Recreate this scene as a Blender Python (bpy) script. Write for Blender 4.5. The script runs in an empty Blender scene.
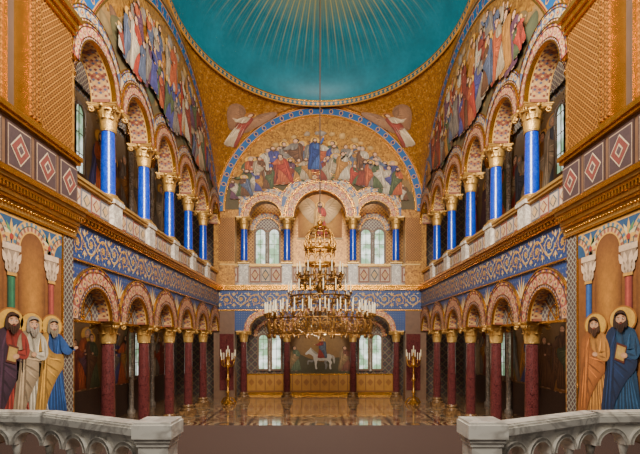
import bpy, math, random
from mathutils import Vector
random.seed(7)
COL=bpy.context.scene.collection
pi=math.pi; cos=math.cos; sin=math.sin; sqrt=math.sqrt
def S(r,g,b):
    f=lambda c:(c/255/12.92 if c/255<=.04045 else ((c/255+.055)/1.055)**2.4)
    return (f(r),f(g),f(b))
# ------------------------------------------------------------------ node expressions
class E:
    def __init__(s,g,k): s.g=g; s.k=k
    def __add__(s,o): return s.g.m('ADD',s,o)
    __radd__=__add__
    def __mul__(s,o): return s.g.m('MULTIPLY',s,o)
    __rmul__=__mul__
    def __sub__(s,o): return s.g.m('SUBTRACT',s,o)
    def __rsub__(s,o): return s.g.m('SUBTRACT',o,s)
    def __truediv__(s,o): return s.g.m('DIVIDE',s,o)
    def lt(s,o): return s.g.m('LESS_THAN',s,o)
    def gt(s,o): return s.g.m('GREATER_THAN',s,o)
    def fr(s): return s.g.m('FRACT',s)
    def ab(s): return s.g.m('ABSOLUTE',s)
    def fl(s): return s.g.m('FLOOR',s)
    def sin(s): return s.g.m('SINE',s)
    def sq(s): return s.g.m('SQRT',s)
    def mn(s,o): return s.g.m('MINIMUM',s,o)
    def mx(s,o): return s.g.m('MAXIMUM',s,o)
class Gr:
    def __init__(s,m): s.n=m.node_tree.nodes; s.l=m.node_tree.links; s.tc=None
    def put(s,i,v):
        if isinstance(v,E): s.l.new(v.k,i)
        elif isinstance(v,tuple): i.default_value=(v[0],v[1],v[2],1)
        else: i.default_value=v
    def m(s,op,a,b=None):
        nd=s.n.new('ShaderNodeMath'); nd.operation=op; s.put(nd.inputs[0],a)
        if b is not None: s.put(nd.inputs[1],b)
        return E(s,nd.outputs[0])
    def coord(s,o):
        if not s.tc: s.tc=s.n.new('ShaderNodeTexCoord')
        sp=s.n.new('ShaderNodeSeparateXYZ'); s.l.new(s.tc.outputs[o],sp.inputs[0])
        return [E(s,sp.outputs[i]) for i in range(3)]
    def uv(s): return s.coord('UV')[:2]
    def xyz(s): return s.coord('Object')
    def noise(s,sc,det=3,dist=0):
        if not s.tc: s.tc=s.n.new('ShaderNodeTexCoord')
        nd=s.n.new('ShaderNodeTexNoise'); s.l.new(s.tc.outputs['Object'],nd.inputs['Vector'])
        nd.inputs['Scale'].default_value=sc; nd.inputs['Detail'].default_value=det; nd.inputs['Distortion'].default_value=dist
        return E(s,nd.outputs[0])
    def vor(s,sc,out='Distance'):
        if not s.tc: s.tc=s.n.new('ShaderNodeTexCoord')
        nd=s.n.new('ShaderNodeTexVoronoi'); s.l.new(s.tc.outputs['Object'],nd.inputs['Vector'])
        nd.inputs['Scale'].default_value=sc
        return E(s,nd.outputs[out])
    def bw(s,e):
        nd=s.n.new('ShaderNodeRGBToBW'); s.l.new(e.k,nd.inputs[0]); return E(s,nd.outputs[0])
    def mix(s,f,a,b,blend='MIX'):
        nd=s.n.new('ShaderNodeMix'); nd.data_type='RGBA'; nd.blend_type=blend
        s.put(nd.inputs[0],f); s.put(nd.inputs[6],a); s.put(nd.inputs[7],b)
        return E(s,nd.outputs[2])
    def var(s,c,sc=6,lo=.65,hi=1.3,det=4):
        v=s.noise(sc,det)*(hi-lo)+lo
        cb=s.n.new('ShaderNodeCombineXYZ')
        for i in range(3): s.put(cb.inputs[i],v)
        return s.mix(1.0,c,E(s,cb.outputs[0]),'MULTIPLY')
    def attr(s):
        nd=s.n.new('ShaderNodeAttribute'); nd.attribute_name='Col'; return E(s,nd.outputs['Color'])
M={}
def mat(name,fn,rough=.6,metal=0.,bump=0,bsc=40,emit=0,coat=0):
    m=bpy.data.materials.new(name); m.use_nodes=True
    b=m.node_tree.nodes['Principled BSDF']; g=Gr(m); c=fn(g)
    g.put(b.inputs['Base Color'],c); g.put(b.inputs['Roughness'],rough); g.put(b.inputs['Metallic'],metal)
    if coat: b.inputs['Coat Weight'].default_value=coat
    if emit:
        g.put(b.inputs['Emission Color'],c); b.inputs['Emission Strength'].default_value=emit
    if bump:
        bp=g.n.new('ShaderNodeBump'); bp.inputs['Strength'].default_value=bump; bp.inputs['Distance'].default_value=.02
        g.l.new(g.noise(bsc,3).k,bp.inputs['Height']); g.l.new(bp.outputs[0],b.inputs['Normal'])
    M[name]=m; return m
GOLD=S(196,142,62); NAVY=S(34,62,122); GB=S(192,134,50)
mat('paint',lambda g:g.var(g.var(g.attr(),7,.65,1.3,5),26,.7,1.3,3),.7)
mat('enamel',lambda g:g.var(g.attr(),5,.75,1.2,3),.5,.1)
mat('gold',lambda g:g.var(S(204,140,48),9,.55,1.2),.24,.88,.4,60)
mat('capital_gold',lambda g:g.var(g.var(S(212,164,86),22,.55,1.25),5,.8,1.15),.36,.6,.5,50)
mat('bronze_gold',lambda g:g.var(S(134,94,42),9,.5,1.4),.3,.85,.4,60)
mat('crown_gold',lambda g:g.var(S(190,134,54),9,.5,1.3),.3,.8,.4,60)
mat('goldpale',lambda g:g.var(S(190,148,78),9,.7,1.2),.4,.55,.3,60)
def f_gm(g):
    v=g.bw(g.vor(14,'Color'))
    return g.var(g.mix(v,S(108,64,22),S(200,140,54)),1.3,.6,1.25)
mat('gold_mosaic',f_gm,.36,.38,.2,90)
def f_dm(g):
    v=g.bw(g.vor(11,'Color'))
    return g.var(g.mix(v,S(76,44,22),S(134,86,40)),1.6,.7,1.2)
mat('ochre_mosaic',f_dm,.5,.2)
def diaper(c1,c2,c3,s=.28,w=.09,rough=.45,metal=.35,name='x'):
    def f(g):
        u,v=g.uv(); a=(((u+v)/s).fr()-.5).ab(); b=(((u-v)/s).fr()-.5).ab()
        line=a.mx(b).gt(.5-w); dot=(a+b).lt(.24)
        return g.var(g.mix(dot,g.mix(line,c1,c2),c3),2,.7,1.2)
    mat(name,f,rough,metal)
diaper(S(80,44,16),S(172,114,42),S(140,86,32),.13,.1,name='diaper_gold')
diaper(S(126,82,36),S(184,134,62),S(96,56,32),.2,.1,name='diaper_light')
diaper(S(58,50,46),S(114,92,66),S(92,52,42),.42,.08,.6,.1,name='diaper_dark')
diaper(S(62,72,84),S(146,134,110),S(116,68,52),.34,.09,.6,.1,name='diaper_blue')
diaper(S(72,74,84),S(176,160,132),S(116,60,48),.18,.12,.6,.1,name='tympanum_grey')
diaper(S(66,76,94),S(170,158,132),S(108,66,56),.17,.12,.5,.1,name='lunette_lattice')
diaper(S(70,64,62),S(150,140,122),S(96,50,40),.13,.12,.6,.1,name='mosaic_grey')
def f_fr(g):
    u,v=g.uv(); a=((u/.12).fr()-.5).ab(); b=((v/.12).fr()-.5).ab()
    return g.var(g.mix((a*a+b*b).lt(.02),S(36,60,110),S(104,110,116)),3,.7,1.25)
mat('frieze_blue',f_fr,.5,.05)
def f_bd(g):
    u,v=g.uv(); a=((u/.5).fr()-.5).ab(); b=(v-.5).ab()
    d=a*a*1.6+b*b
    c=g.mix(d.lt(.06),S(22,80,132),GB); c=g.mix(d.lt(.03),c,S(24,44,100))
    c=g.mix(b.gt(.3),c,GB); c=g.mix(b.gt(.36),c,S(104,40,28)); c=g.mix(b.gt(.43),c,GB)
    return g.var(c,3,.8,1.2)
mat('border_blue',f_bd,.5,.1)
def f_rim(g):
    u,v=g.uv(); a=((u/.25).fr()-.5).ab(); b=(v-.5).ab()
    c=g.mix((a+b).lt(.36),S(20,84,100),GB); c=g.mix(b.gt(.36),c,GB)
    return g.var(c,3,.8,1.2)
mat('rim_teal',f_rim,.5,.2)
def f_mw(g):
    n=g.noise(2.6,6,1.6); k=((n-.5).ab()*13).mn(1.)
    return g.var(g.mix(k,S(184,175,162),S(232,224,208)),1.4,.93,1.04)
mat('marble_white',f_mw,.3)
def f_mg(g):
    n=g.noise(5,6,1.2); k=((n-.5).ab()*7).mn(1.)
    return g.var(g.mix(k,S(116,104,94),S(180,166,148)),2.5,.85,1.1)
mat('marble_grey',f_mg,.4)
def f_mbr(g):
    n=g.noise(6,6,1.2); k=((n-.5).ab()*7).mn(1.)
    return g.var(g.mix(k,S(84,58,36),S(146,108,66)),2.5,.8,1.1)
mat('marble_brown',f_mbr,.3,.2)
def f_mc(g):
    n=g.noise(5,6,1.2); k=((n-.5).ab()*7).mn(1.)
    return g.var(g.mix(k,S(160,148,136),S(216,206,188)),2.5,.85,1.1)
mat('marble_cream',f_mc,.4)
def f_po(g):
    n=g.noise(30,5,1); k=((n-.5).ab()*8).mn(1.)
    return g.var(g.mix(k,S(106,52,50),S(54,22,24)),6,.7,1.3)
mat('porphyry',f_po,.08,0,coat=1.)
def f_la(g):
    n=g.noise(12,5,1); k=((n-.5).ab()*12).mn(1.)
    return g.var(g.mix(k,S(24,74,184),S(8,48,160)),5,.75,1.25)
mat('lapis',f_la,.25,0,coat=.2)
def f_fl(g):
    x,y,z=g.xyz()
    a=((x/1.7+.5).fr()-.5); b=((y/1.7).fr()-.5); r=(a*a+b*b).sq()
    a2=((x/.34).fr()-.5).ab(); b2=((y/.34).fr()-.5).ab()
    c=g.mix((a2+b2).lt(.5),S(146,112,78),S(100,70,50))
    c=g.mix(r.lt(.46),c,S(170,138,98)); c=g.mix(r.lt(.41),c,S(96,60,44)); c=g.mix(r.lt(.34),c,S(162,132,98))
    c=g.mix(r.lt(.22),c,S(82,76,66)); c=g.mix(r.lt(.1),c,S(164,120,70))
    e=a.ab().mx(b.ab()).gt(.475); c=g.mix(e,c,S(72,54,44))
    return g.var(c,8,.75,1.2)
mat('floor_mosaic',f_fl,.09,0,coat=.4)
mat('brown_carpet',lambda g:g.var(S(56,35,26),30,.85,1.15),.85,0,.3,200)
def f_do(g):
    x,y,z=g.xyz(); X=x/5.15; Y=(y-15.9)/6.2
    r=(X*X+Y*Y).sq(); a=g.m('ARCTAN2',X,Y)
    def ray(n,ph,w0,end):
        q=((a*n+ph).sin()*.5+.5)
        return ((q-(.76+r*w0))*6).mx(0.).mn(1.)*((end-r)*3.).mx(0.).mn(1.)
    base=g.var(g.var(S(6,104,120),1.1,.6,1.3),7,.8,1.2)
    c=g.mix(ray(170,0,.2,.97)*.45,base,S(140,142,66)); c=g.mix(ray(70,1.,.18,.92)*.6,c,S(190,160,66)); c=g.mix(((.66-r)*3).mx(0.).mn(1.)*.4,c,S(170,150,60))
    st=g.vor(2.8).lt(.03)
    c=g.mix(st*(r.gt(.75))*.5,c,S(170,160,90))
    return c
mat('dome_teal',f_do,.55,.05)
def f_pe(g):
    u,v=g.uv(); a=((u/.5).fr()-.5).ab(); b=((v/.5).fr()-.5).ab(); d=(a*a+b*b).sq()
    bd=g.bw(g.vor(16,'Color'))
    c=g.mix(bd,S(124,74,24),S(194,134,50))
    ring_=(d-.36).ab().lt(.05); c=g.mix(ring_*.35,c,S(106,60,28)); c=g.mix((a+b).lt(.14)*.4,c,S(96,60,40)); c=g.mix((a+b).gt(.86)*.35,c,S(210,166,90))
    return g.var(c,1,.75,1.2)
mat('pendentive_gold',f_pe,.4,.32)
def f_pa(g):
    n=g.noise(2.2,5)
    return g.mix(((n-.42)*5).mx(0.).mn(1.),S(120,156,120),S(222,232,226))
mat('window_pane',f_pa,.2,0,emit=1.6)
mat('wax',lambda g:g.var(S(222,206,170),5,.9,1.05),.5)
def f_wa(g):
    u,v=g.uv(); a=((u/.5).fr()-.5).ab(); b=((v-.69).ab())
    c=g.mix(a.gt(.46),S(180,124,50),S(128,82,36)); c=g.mix(b.gt(.46),c,S(128,82,36)); c=g.mix((a*.6+b).lt(.2),c,S(150,96,40))
    return g.var(c,4,.7,1.2)
mat('wainscot_gold',f_wa,.4,.3)
mat('stone_brown',lambda g:g.var(S(104,74,52),5,.6,1.3,6),.45)
mat('plaster_dark',lambda g:g.var(S(66,48,36),3,.6,1.3,5),.7)
# ------------------------------------------------------------------ mesh builder
def auto(p):
    a=Vector(p[0]);n=(Vector(p[1])-a).cross(Vector(p[2])-a)
    if n.length<1e-9 and len(p)>3: n=(Vector(p[2])-a).cross(Vector(p[3])-a)
    x,y,z=abs(n.x),abs(n.y),abs(n.z)
    if x>=y and x>=z: return [(q[1],q[2]) for q in p]
    if y>=z: return [(q[0],q[2]) for q in p]
    return [(q[0],q[1]) for q in p]
class MB:
    def __init__(s): s.v=[];s.f=[];s.uv=[];s.c=[];s.mi=[];s.sm=[]
    def face(s,pts,uv=None,c=(1,1,1),m=0):
        i=len(s.v); s.v+=[tuple(p) for p in pts]; s.f.append(tuple(range(i,i+len(pts))))
        s.uv.append(uv or auto(pts)); s.c.append(c); s.mi.append(m); s.sm.append(False)
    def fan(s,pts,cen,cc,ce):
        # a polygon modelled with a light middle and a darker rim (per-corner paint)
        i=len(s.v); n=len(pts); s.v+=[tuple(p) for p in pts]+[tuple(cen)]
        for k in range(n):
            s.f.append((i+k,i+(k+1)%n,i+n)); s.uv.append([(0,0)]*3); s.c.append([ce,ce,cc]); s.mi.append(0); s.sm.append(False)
    def grid(s,rows,cl=False,c=(1,1,1),m=0,sm=True,uvf=None):
        i0=len(s.v); n=len(rows[0])
        for r in rows: s.v+=[tuple(p) for p in r]
        for i in range(len(rows)-1):
            for j in range(n if cl else n-1):
                k=(j+1)%n
                q=(i0+i*n+j,i0+i*n+k,i0+(i+1)*n+k,i0+(i+1)*n+j)
                s.f.append(q)
                if uvf: s.uv.append([uvf(i,j),uvf(i,j+1),uvf(i+1,j+1),uvf(i+1,j)])
                else: s.uv.append(auto([s.v[t] for t in q]))
                s.c.append(c); s.mi.append(m); s.sm.append(sm)
    def box8(s,P,c=(1,1,1),m=0):
        for q in ((0,1,2,3),(4,5,6,7),(0,1,5,4),(1,2,6,5),(2,3,7,6),(3,0,4,7)): s.face([P[i] for i in q],c=c,m=m)
    def fbox(s,fr,u0,u1,d0,d1,z0,z1,c=(1,1,1),m=0):
        s.box8([fr(u0,d0,z0),fr(u1,d0,z0),fr(u1,d1,z0),fr(u0,d1,z0),fr(u0,d0,z1),fr(u1,d0,z1),fr(u1,d1,z1),fr(u0,d1,z1)],c,m)
    def box(s,x0,x1,y0,y1,z0,z1,c=(1,1,1),m=0): s.fbox(lambda u,d,z:(u,d,z),x0,x1,y0,y1,z0,z1,c,m)
    def lathe(s,prof,x=0,y=0,z=0,n=16,c=(1,1,1),m=0,sm=True):
        s.grid([[(x+r*cos(2*pi*k/n),y+r*sin(2*pi*k/n),z+h) for k in range(n)] for r,h in prof],True,c,m,sm)
    def ball(s,x,y,z,r,n=10,m=0,c=(1,1,1),sz=1):
        s.lathe([(max(1e-4,r*sin(pi*i/6)),-r*sz*cos(pi*i/6)) for i in range(7)],x,y,z,n,c,m)
    def tube(s,pts,r,n=6,cl=False,c=(1,1,1),m=0):
        pts=[Vector(p) for p in pts]; N=len(pts); rows=[]
        for i,p in enumerate(pts):
            a=pts[(i-1)%N] if (cl or i>0) else p; b=pts[(i+1)%N] if (cl or i<N-1) else p
            t=(b-a).normalized(); up=Vector((0,0,1)) if abs(t.z)<.9 else Vector((1,0,0))
            x=t.cross(up).normalized(); y=t.cross(x)
            rr=r[i] if isinstance(r,(list,tuple)) else r
            rows.append([p+x*rr*cos(2*pi*k/n)+y*rr*sin(2*pi*k/n) for k in range(n)])
        if cl: rows.append(rows[0])
        s.grid(rows,True,c,m)
    def build(s,name,mats,parent=None):
        me=bpy.data.meshes.new(name); off=Vector(parent.location) if parent else Vector((0,0,0))
        if parent and parent.parent: off=off+Vector(parent.parent.location)
        me.from_pydata([(p[0]-off.x,p[1]-off.y,p[2]-off.z) for p in s.v],[],s.f)
        me.uv_layers.new(name='UVMap'); me.color_attributes.new('Col','FLOAT_COLOR','CORNER')
        fu=[];fc=[]
        for q,cc in zip(s.uv,s.c):
            lst=isinstance(cc,list)
            for k,t in enumerate(q):
                c=cc[k] if lst else cc
                fu+=[t[0],t[1]]; fc+=[c[0],c[1],c[2],1.]
        me.uv_layers['UVMap'].data.foreach_set('uv',fu); me.color_attributes['Col'].data.foreach_set('color',fc)
        for x in mats: me.materials.append(M[x])
        me.polygons.foreach_set('material_index',s.mi); me.polygons.foreach_set('use_smooth',s.sm)
        me.update()
        o=bpy.data.objects.new(name,me); COL.objects.link(o)
        if parent: o.parent=parent
        return o
def tag(o,label=None,cat=None,group=None,kind=None):
    if label: o['label']=label
    if cat: o['category']=cat
    if group: o['group']=group
    if kind: o['kind']=kind
    return o
def empty(name,loc,label=None,cat=None,group=None,kind=None):
    o=bpy.data.objects.new(name,None); COL.objects.link(o); o.location=loc; o.empty_display_size=.2
    return tag(o,label,cat,group,kind)
def struct(o,label=None): o['kind']='structure'; (label and o.__setitem__('label',label)); return o
def dup(root,loc,label,group=None):
    r=root.copy(); COL.objects.link(r); r.location=loc; r['label']=label
    if group: r['group']=group
    for ch in list(root.children):
        c=ch.copy(); COL.objects.link(c); c.parent=r
        for g in list(ch.children):
            d=g.copy(); COL.objects.link(d); d.parent=c
    return r
TR=[0]
def trimname(): TR[0]+=1; return 'trim_%d'%TR[0]
ORD=['first','second','third','fourth','fifth','sixth']
SIDE={-1:'left',1:'right'}
def sc(c,k): return tuple(min(1,x*k) for x in c)
# ------------------------------------------------------------------ shapes
SOF=(S(156,102,72),S(176,132,86),S(136,80,58),S(176,132,86)); SOL=(S(110,50,42),S(74,80,98),S(200,150,76))
def arch_wall(mb,fr,u0,u1,uc,r,zs,zt,d0,d1,zsc=1.,n=36,mf=0,ms=1):
    us=[u0]+[uc-r*cos(pi*i/n) for i in range(n+1)]+[u1]
    zz=[zs]+[zs+r*zsc*sin(pi*i/n) for i in range(n+1)]+[zs]
    for i in range(len(us)-1):
        a,b=us[i],us[i+1]; za,zb=zz[i],zz[i+1]
        for d in (d0,d1): mb.face([fr(a,d,za),fr(b,d,zb),fr(b,d,zt),fr(a,d,zt)],m=mf)
        w=d1-d0
        for k,(e,f) in enumerate(((0,.06),(.06,.14),(.14,.86),(.86,.94),(.94,1))):
            p,q=d0+w*e,d0+w*f
            c=SOF[(i//2)%4] if k==2 else (S(190,136,62) if k in (0,4) else (S(190,156,104) if i%2 else S(96,54,46)))
            mb.face([fr(a,p,za),fr(b,p,zb),fr(b,q,zb),fr(a,q,za)],c=c,m=ms)
    if ms!=mf:
        for i in range(1,n-1):   # small lozenges on the soffit
            w=(d1-d0)
            P=lambda t,d:fr(uc-(r-.004)*cos(pi*t/n),d,zs+(r-.004)*zsc*sin(pi*t/n))
            for q in (.26,.5,.74):
                m_=d0+w*q; h=w*.09
                mb.face([P(i-.45,m_),P(i,m_-h),P(i+.45,m_),P(i,m_+h)],c=SOL[(i+int(q*8))%3],m=ms)
    mb.face([fr(u0,d0,zt),fr(u1,d0,zt),fr(u1,d1,zt),fr(u0,d1,zt)],m=mf)
AROSE=(S(200,154,120),S(156,80,68),S(210,162,78),S(62,60,92))
ABLUE=(S(192,164,122),S(78,94,126),S(206,148,66),S(134,58,48))
def archivolt(mb,fr,uc,zs,rin,rout,lim,d0,d1,zsc=1.,pal=AROSE,cell=.3,me=0,mg=1):
    # painted voussoirs with lozenges between beaded gold mouldings; slots: enamel, gold
    def P(th,r,d): return fr(uc+r*cos(th),d,zs+r*zsc*sin(th))
    c1,c2,c3,c4=pal; rm=(rin+rout)/2; N=max(8,int(round(pi*rm/cell))); n=N*4; W=rout-rin
    def ro(th): return min(rout,lim/max(1e-4,abs(cos(th))))
    bands=((0,.08,'g'),(.08,.2,'b'),(.2,.24,'g'),(.24,.76,'v'),(.76,.8,'g'),(.8,.93,'t'),(.93,1.,'g'))
    for i in range(n):
        a,b=pi*i/n,pi*(i+1)/n; ra,rb=ro(a),ro(b); cellk=i//4
        for v0,v1,t in bands:
            p0=rin+W*v0; q0=rin+W*v1
            pa,qa,pb,qb=min(p0,ra),min(q0,ra),min(p0,rb),min(q0,rb)
            if qa-pa<1e-4 and qb-pb<1e-4: continue
            if t=='g': c,m,dd=GB,mg,.015
            elif t=='b': c,m,dd=(c4 if i%2 else c1),me,0
            elif t=='t': c,m,dd=(c3,c2,c4,c2)[i%4],me,0
            else: c,m,dd=(c1 if cellk%2 else c2),me,0
            mb.face([P(a,pa,d1+dd),P(b,pb,d1+dd),P(b,qb,d1+dd),P(a,qa,d1+dd)],c=c,m=m)
        mb.face([P(a,ra,d0),P(b,rb,d0),P(b,rb,d1+.015),P(a,ra,d1+.015)],m=mg)
        mb.face([P(a,rin,d0),P(b,rin,d0),P(b,rin,d1+.015),P(a,rin,d1+.015)],m=mg)
    for k in range(N):
        a=pi*(k+.5)/N; h=pi/N*.42; r0,r1=rin+W*.28,rin+W*.72; r2=(r0+r1)/2
        if r1>ro(a): continue
        f=lambda s,dd,c:mb.face([P(a-h*s,r2,d1+dd),P(a,r2-(r1-r0)*.5*s,d1+dd),P(a+h*s,r2,d1+dd),P(a,r2+(r1-r0)*.5*s,d1+dd)],c=c,m=me)
        f(1,.004,c2 if k%2 else c1); f(.66,.007,c3); f(.34,.01,c4)
def cap_mesh(mb,ab,rb,h,hw):
    mb.lathe([(rb*1.12,0),(rb*1.2,h*.03),(rb*1.12,h*.06),(rb*1.02,h*.07),(rb*1.05,h*.3),(rb*1.2,h*.6),(hw*.86,h*.84),(hw*.8,h*.86)],n=20)
    for row,(z0,z1,ro,k0,N) in enumerate(((.06,.5,.62,0,8),(.25,.8,.86,.5,8))):
        for k in range(N):
            a=2*pi*(k+k0)/N; rows=[]
            for i in range(7):
                t=i/6; z=h*(z0+(z1-z0)*sin(min(1,t*1.15)*pi/2)) - (h*.1*max(0,t-.75)*4*.5)
                r=rb*1.08+(hw*ro-rb*.9)*(t**2.2)
                w=.85*rb*sin(pi*(.22+.68*t))*.75*(1+.25*row)
                rr=[]
                for q in (-1,-.45,0,.45,1):
                    bulge=(1-q*q)*.05*hw
                    x=r+bulge; y=q*w
                    rr.append((x*cos(a)-y*sin(a),x*sin(a)+y*cos(a),z))
                rows.append(rr)
            mb.grid(rows)
    for k in range(4):
        a=pi/4+k*pi/2; rc=hw*1.1; ax=(-sin(a),cos(a))
        for s in (-1,1):
            pts=[]
            for i in range(14):
                t=i/13*2.6*pi; q=h*.13*(1-.75*i/13)
                x=rc+q*cos(t+pi*.5)*1; z=h*.76+q*sin(t+pi*.5)
                off=s*hw*.07
                pts.append((x*cos(a)+ax[0]*off,x*sin(a)+ax[1]*off,z))
            mb.tube(pts,h*.035,5)
    n=6; top=[]
    for k in range(4):
        a=pi/4+k*pi/2; b=a+pi/2
        p=(hw*1.36*cos(a),hw*1.36*sin(a)); q=(hw*1.36*cos(b),hw*1.36*sin(b))
        for i in range(n):
            t=i/n; bow=1-.13*sin(pi*t)
            top.append(((p[0]+(q[0]-p[0])*t)*bow,(p[1]+(q[1]-p[1])*t)*bow))
    zs=[(.86,h*.86),(.93,h*.9),(.93,h*.94),(1,h*.95),(1,h)]
    ab.grid([[(x*f,y*f,z) for x,y in top] for f,z in zs],True,sm=False)
    ab.face([(x,y,h) for x,y in top])
    ab.face([(x*.86,y*.86,h*.86) for x,y in top])
    for k in range(4): ab.ball(hw*.93*cos(k*pi/2),hw*.93*sin(k*pi/2),h*.9,h*.08,8)
def make_column(name,label,cat,H,r,hb,hc,hw,shaft,capm,basem,group):
    t=empty(name,(0,0,0),label,cat,group,'thing')
    b=MB(); w=r*1.6
    b.box(-w,w,-w,w,0,hb*.4)
    b.lathe([(w*.98,hb*.4),(w,hb*.48),(w*.97,hb*.58),(r*1.2,hb*.62),(r*1.15,hb*.74),(r*1.32,hb*.78),(r*1.34,hb*.88),(r*1.1,hb*.95),(r*1.06,hb)],n=24)
    b.build('base',[basem],t)
    s=MB(); s.lathe([(r*1.04,hb),(r,hb+.06),(r,hb+(H-hb-hc)*.4),(r*.9,H-hc)],n=28); s.build('shaft',[shaft],t)
    c=MB(); ab=MB(); cap_mesh(c,ab,r*.92,hc,hw)
    for q in (c,ab): q.v=[(p[0],p[1],p[2]+H-hc) for p in q.v]
    cp=c.build('capital',[capm],t); ab.build('abacus',[capm],cp)
    return t
def ribbon(mb,fr,pts,w,d,c):
    for i in range(len(pts)-1):
        (a,b),(e,f)=pts[i],pts[i+1]; dx,dy=e-a,f-b; L=sqrt(dx*dx+dy*dy) or 1
        nx,ny=-dy/L*w/2,dx/L*w/2
        mb.face([fr(a-nx,d,b-ny),fr(e-nx,d,f-ny),fr(e+nx,d,f+ny),fr(a+nx,d,b+ny)],c=c)
def leaf(mb,fr,u,z,ang,L,W,d,c):
    pts=[]
    for a,b in ((0,0),(.3,.5),(.6,.42),(1,0),(.6,-.42),(.3,-.5)):
        x,y=a*L,b*W; pts.append(fr(u+x*cos(ang)-y*sin(ang),d,z+x*sin(ang)+y*cos(ang)))
    mb.face(pts,c=c)
def scrolls(mb,fr,u0,u1,z0,z1,d,n):
    H=z1-z0; zc=(z0+z1)/2; P=(u1-u0)/n; C1=S(196,176,130); C2=S(192,140,62); C3=S(112,140,150)
    ribbon(mb,fr,[(u0+P*n*i/(n*12),zc+H*.3*sin(pi*i/12)) for i in range(n*12+1)],H*.035,d,C2)
    for k in range(n):
        s=1 if k%2==0 else -1; uc=u0+P*(k+.5); z=zc-s*H*.04
        R=min(H*.34,P*.44); pts=[]
        for i in range(27):
            t=i/26; a=pi-s*t*pi*3.1; q=R*(1-.82*t)
            pts.append((uc+q*cos(a),z+q*sin(a)))
        ribbon(mb,fr,pts,H*.03,d+.003,C1 if k%2 else C2)
        for j in range(6):
            a=j*2*pi/6; leaf(mb,fr,uc,z,a,H*.13,H*.065,d+.006,C2)
        for j in range(10):
            a=j*pi/5+.4; q=R*(1. if j%2 else .62); leaf(mb,fr,uc+q*cos(a),z+q*sin(a),a+.8*s,H*.16,H*.055,d+.005,(C2,C1,C2)[j%3])
        for sg in (-1,1):
            leaf(mb,fr,u0+P*k,zc+sg*H*.18,sg*pi/2,H*.26,H*.08,d+.004,C1)
            for q in (.7,-.7): leaf(mb,fr,u0+P*k,zc+sg*H*.22,sg*pi/2+q,H*.2,H*.06,d+.005,C2)
def spandrel_leaves(mb,fr,u,z,h,d):
    C1=S(206,186,140); C2=S(196,142,60)
    for k in range(9):
        a=pi/2+(k-4)*.3; leaf(mb,fr,u,z,a,h*(1-.1*abs(k-4)),h*.11,d+.001*k,C1 if k%2 else C2)
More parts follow.
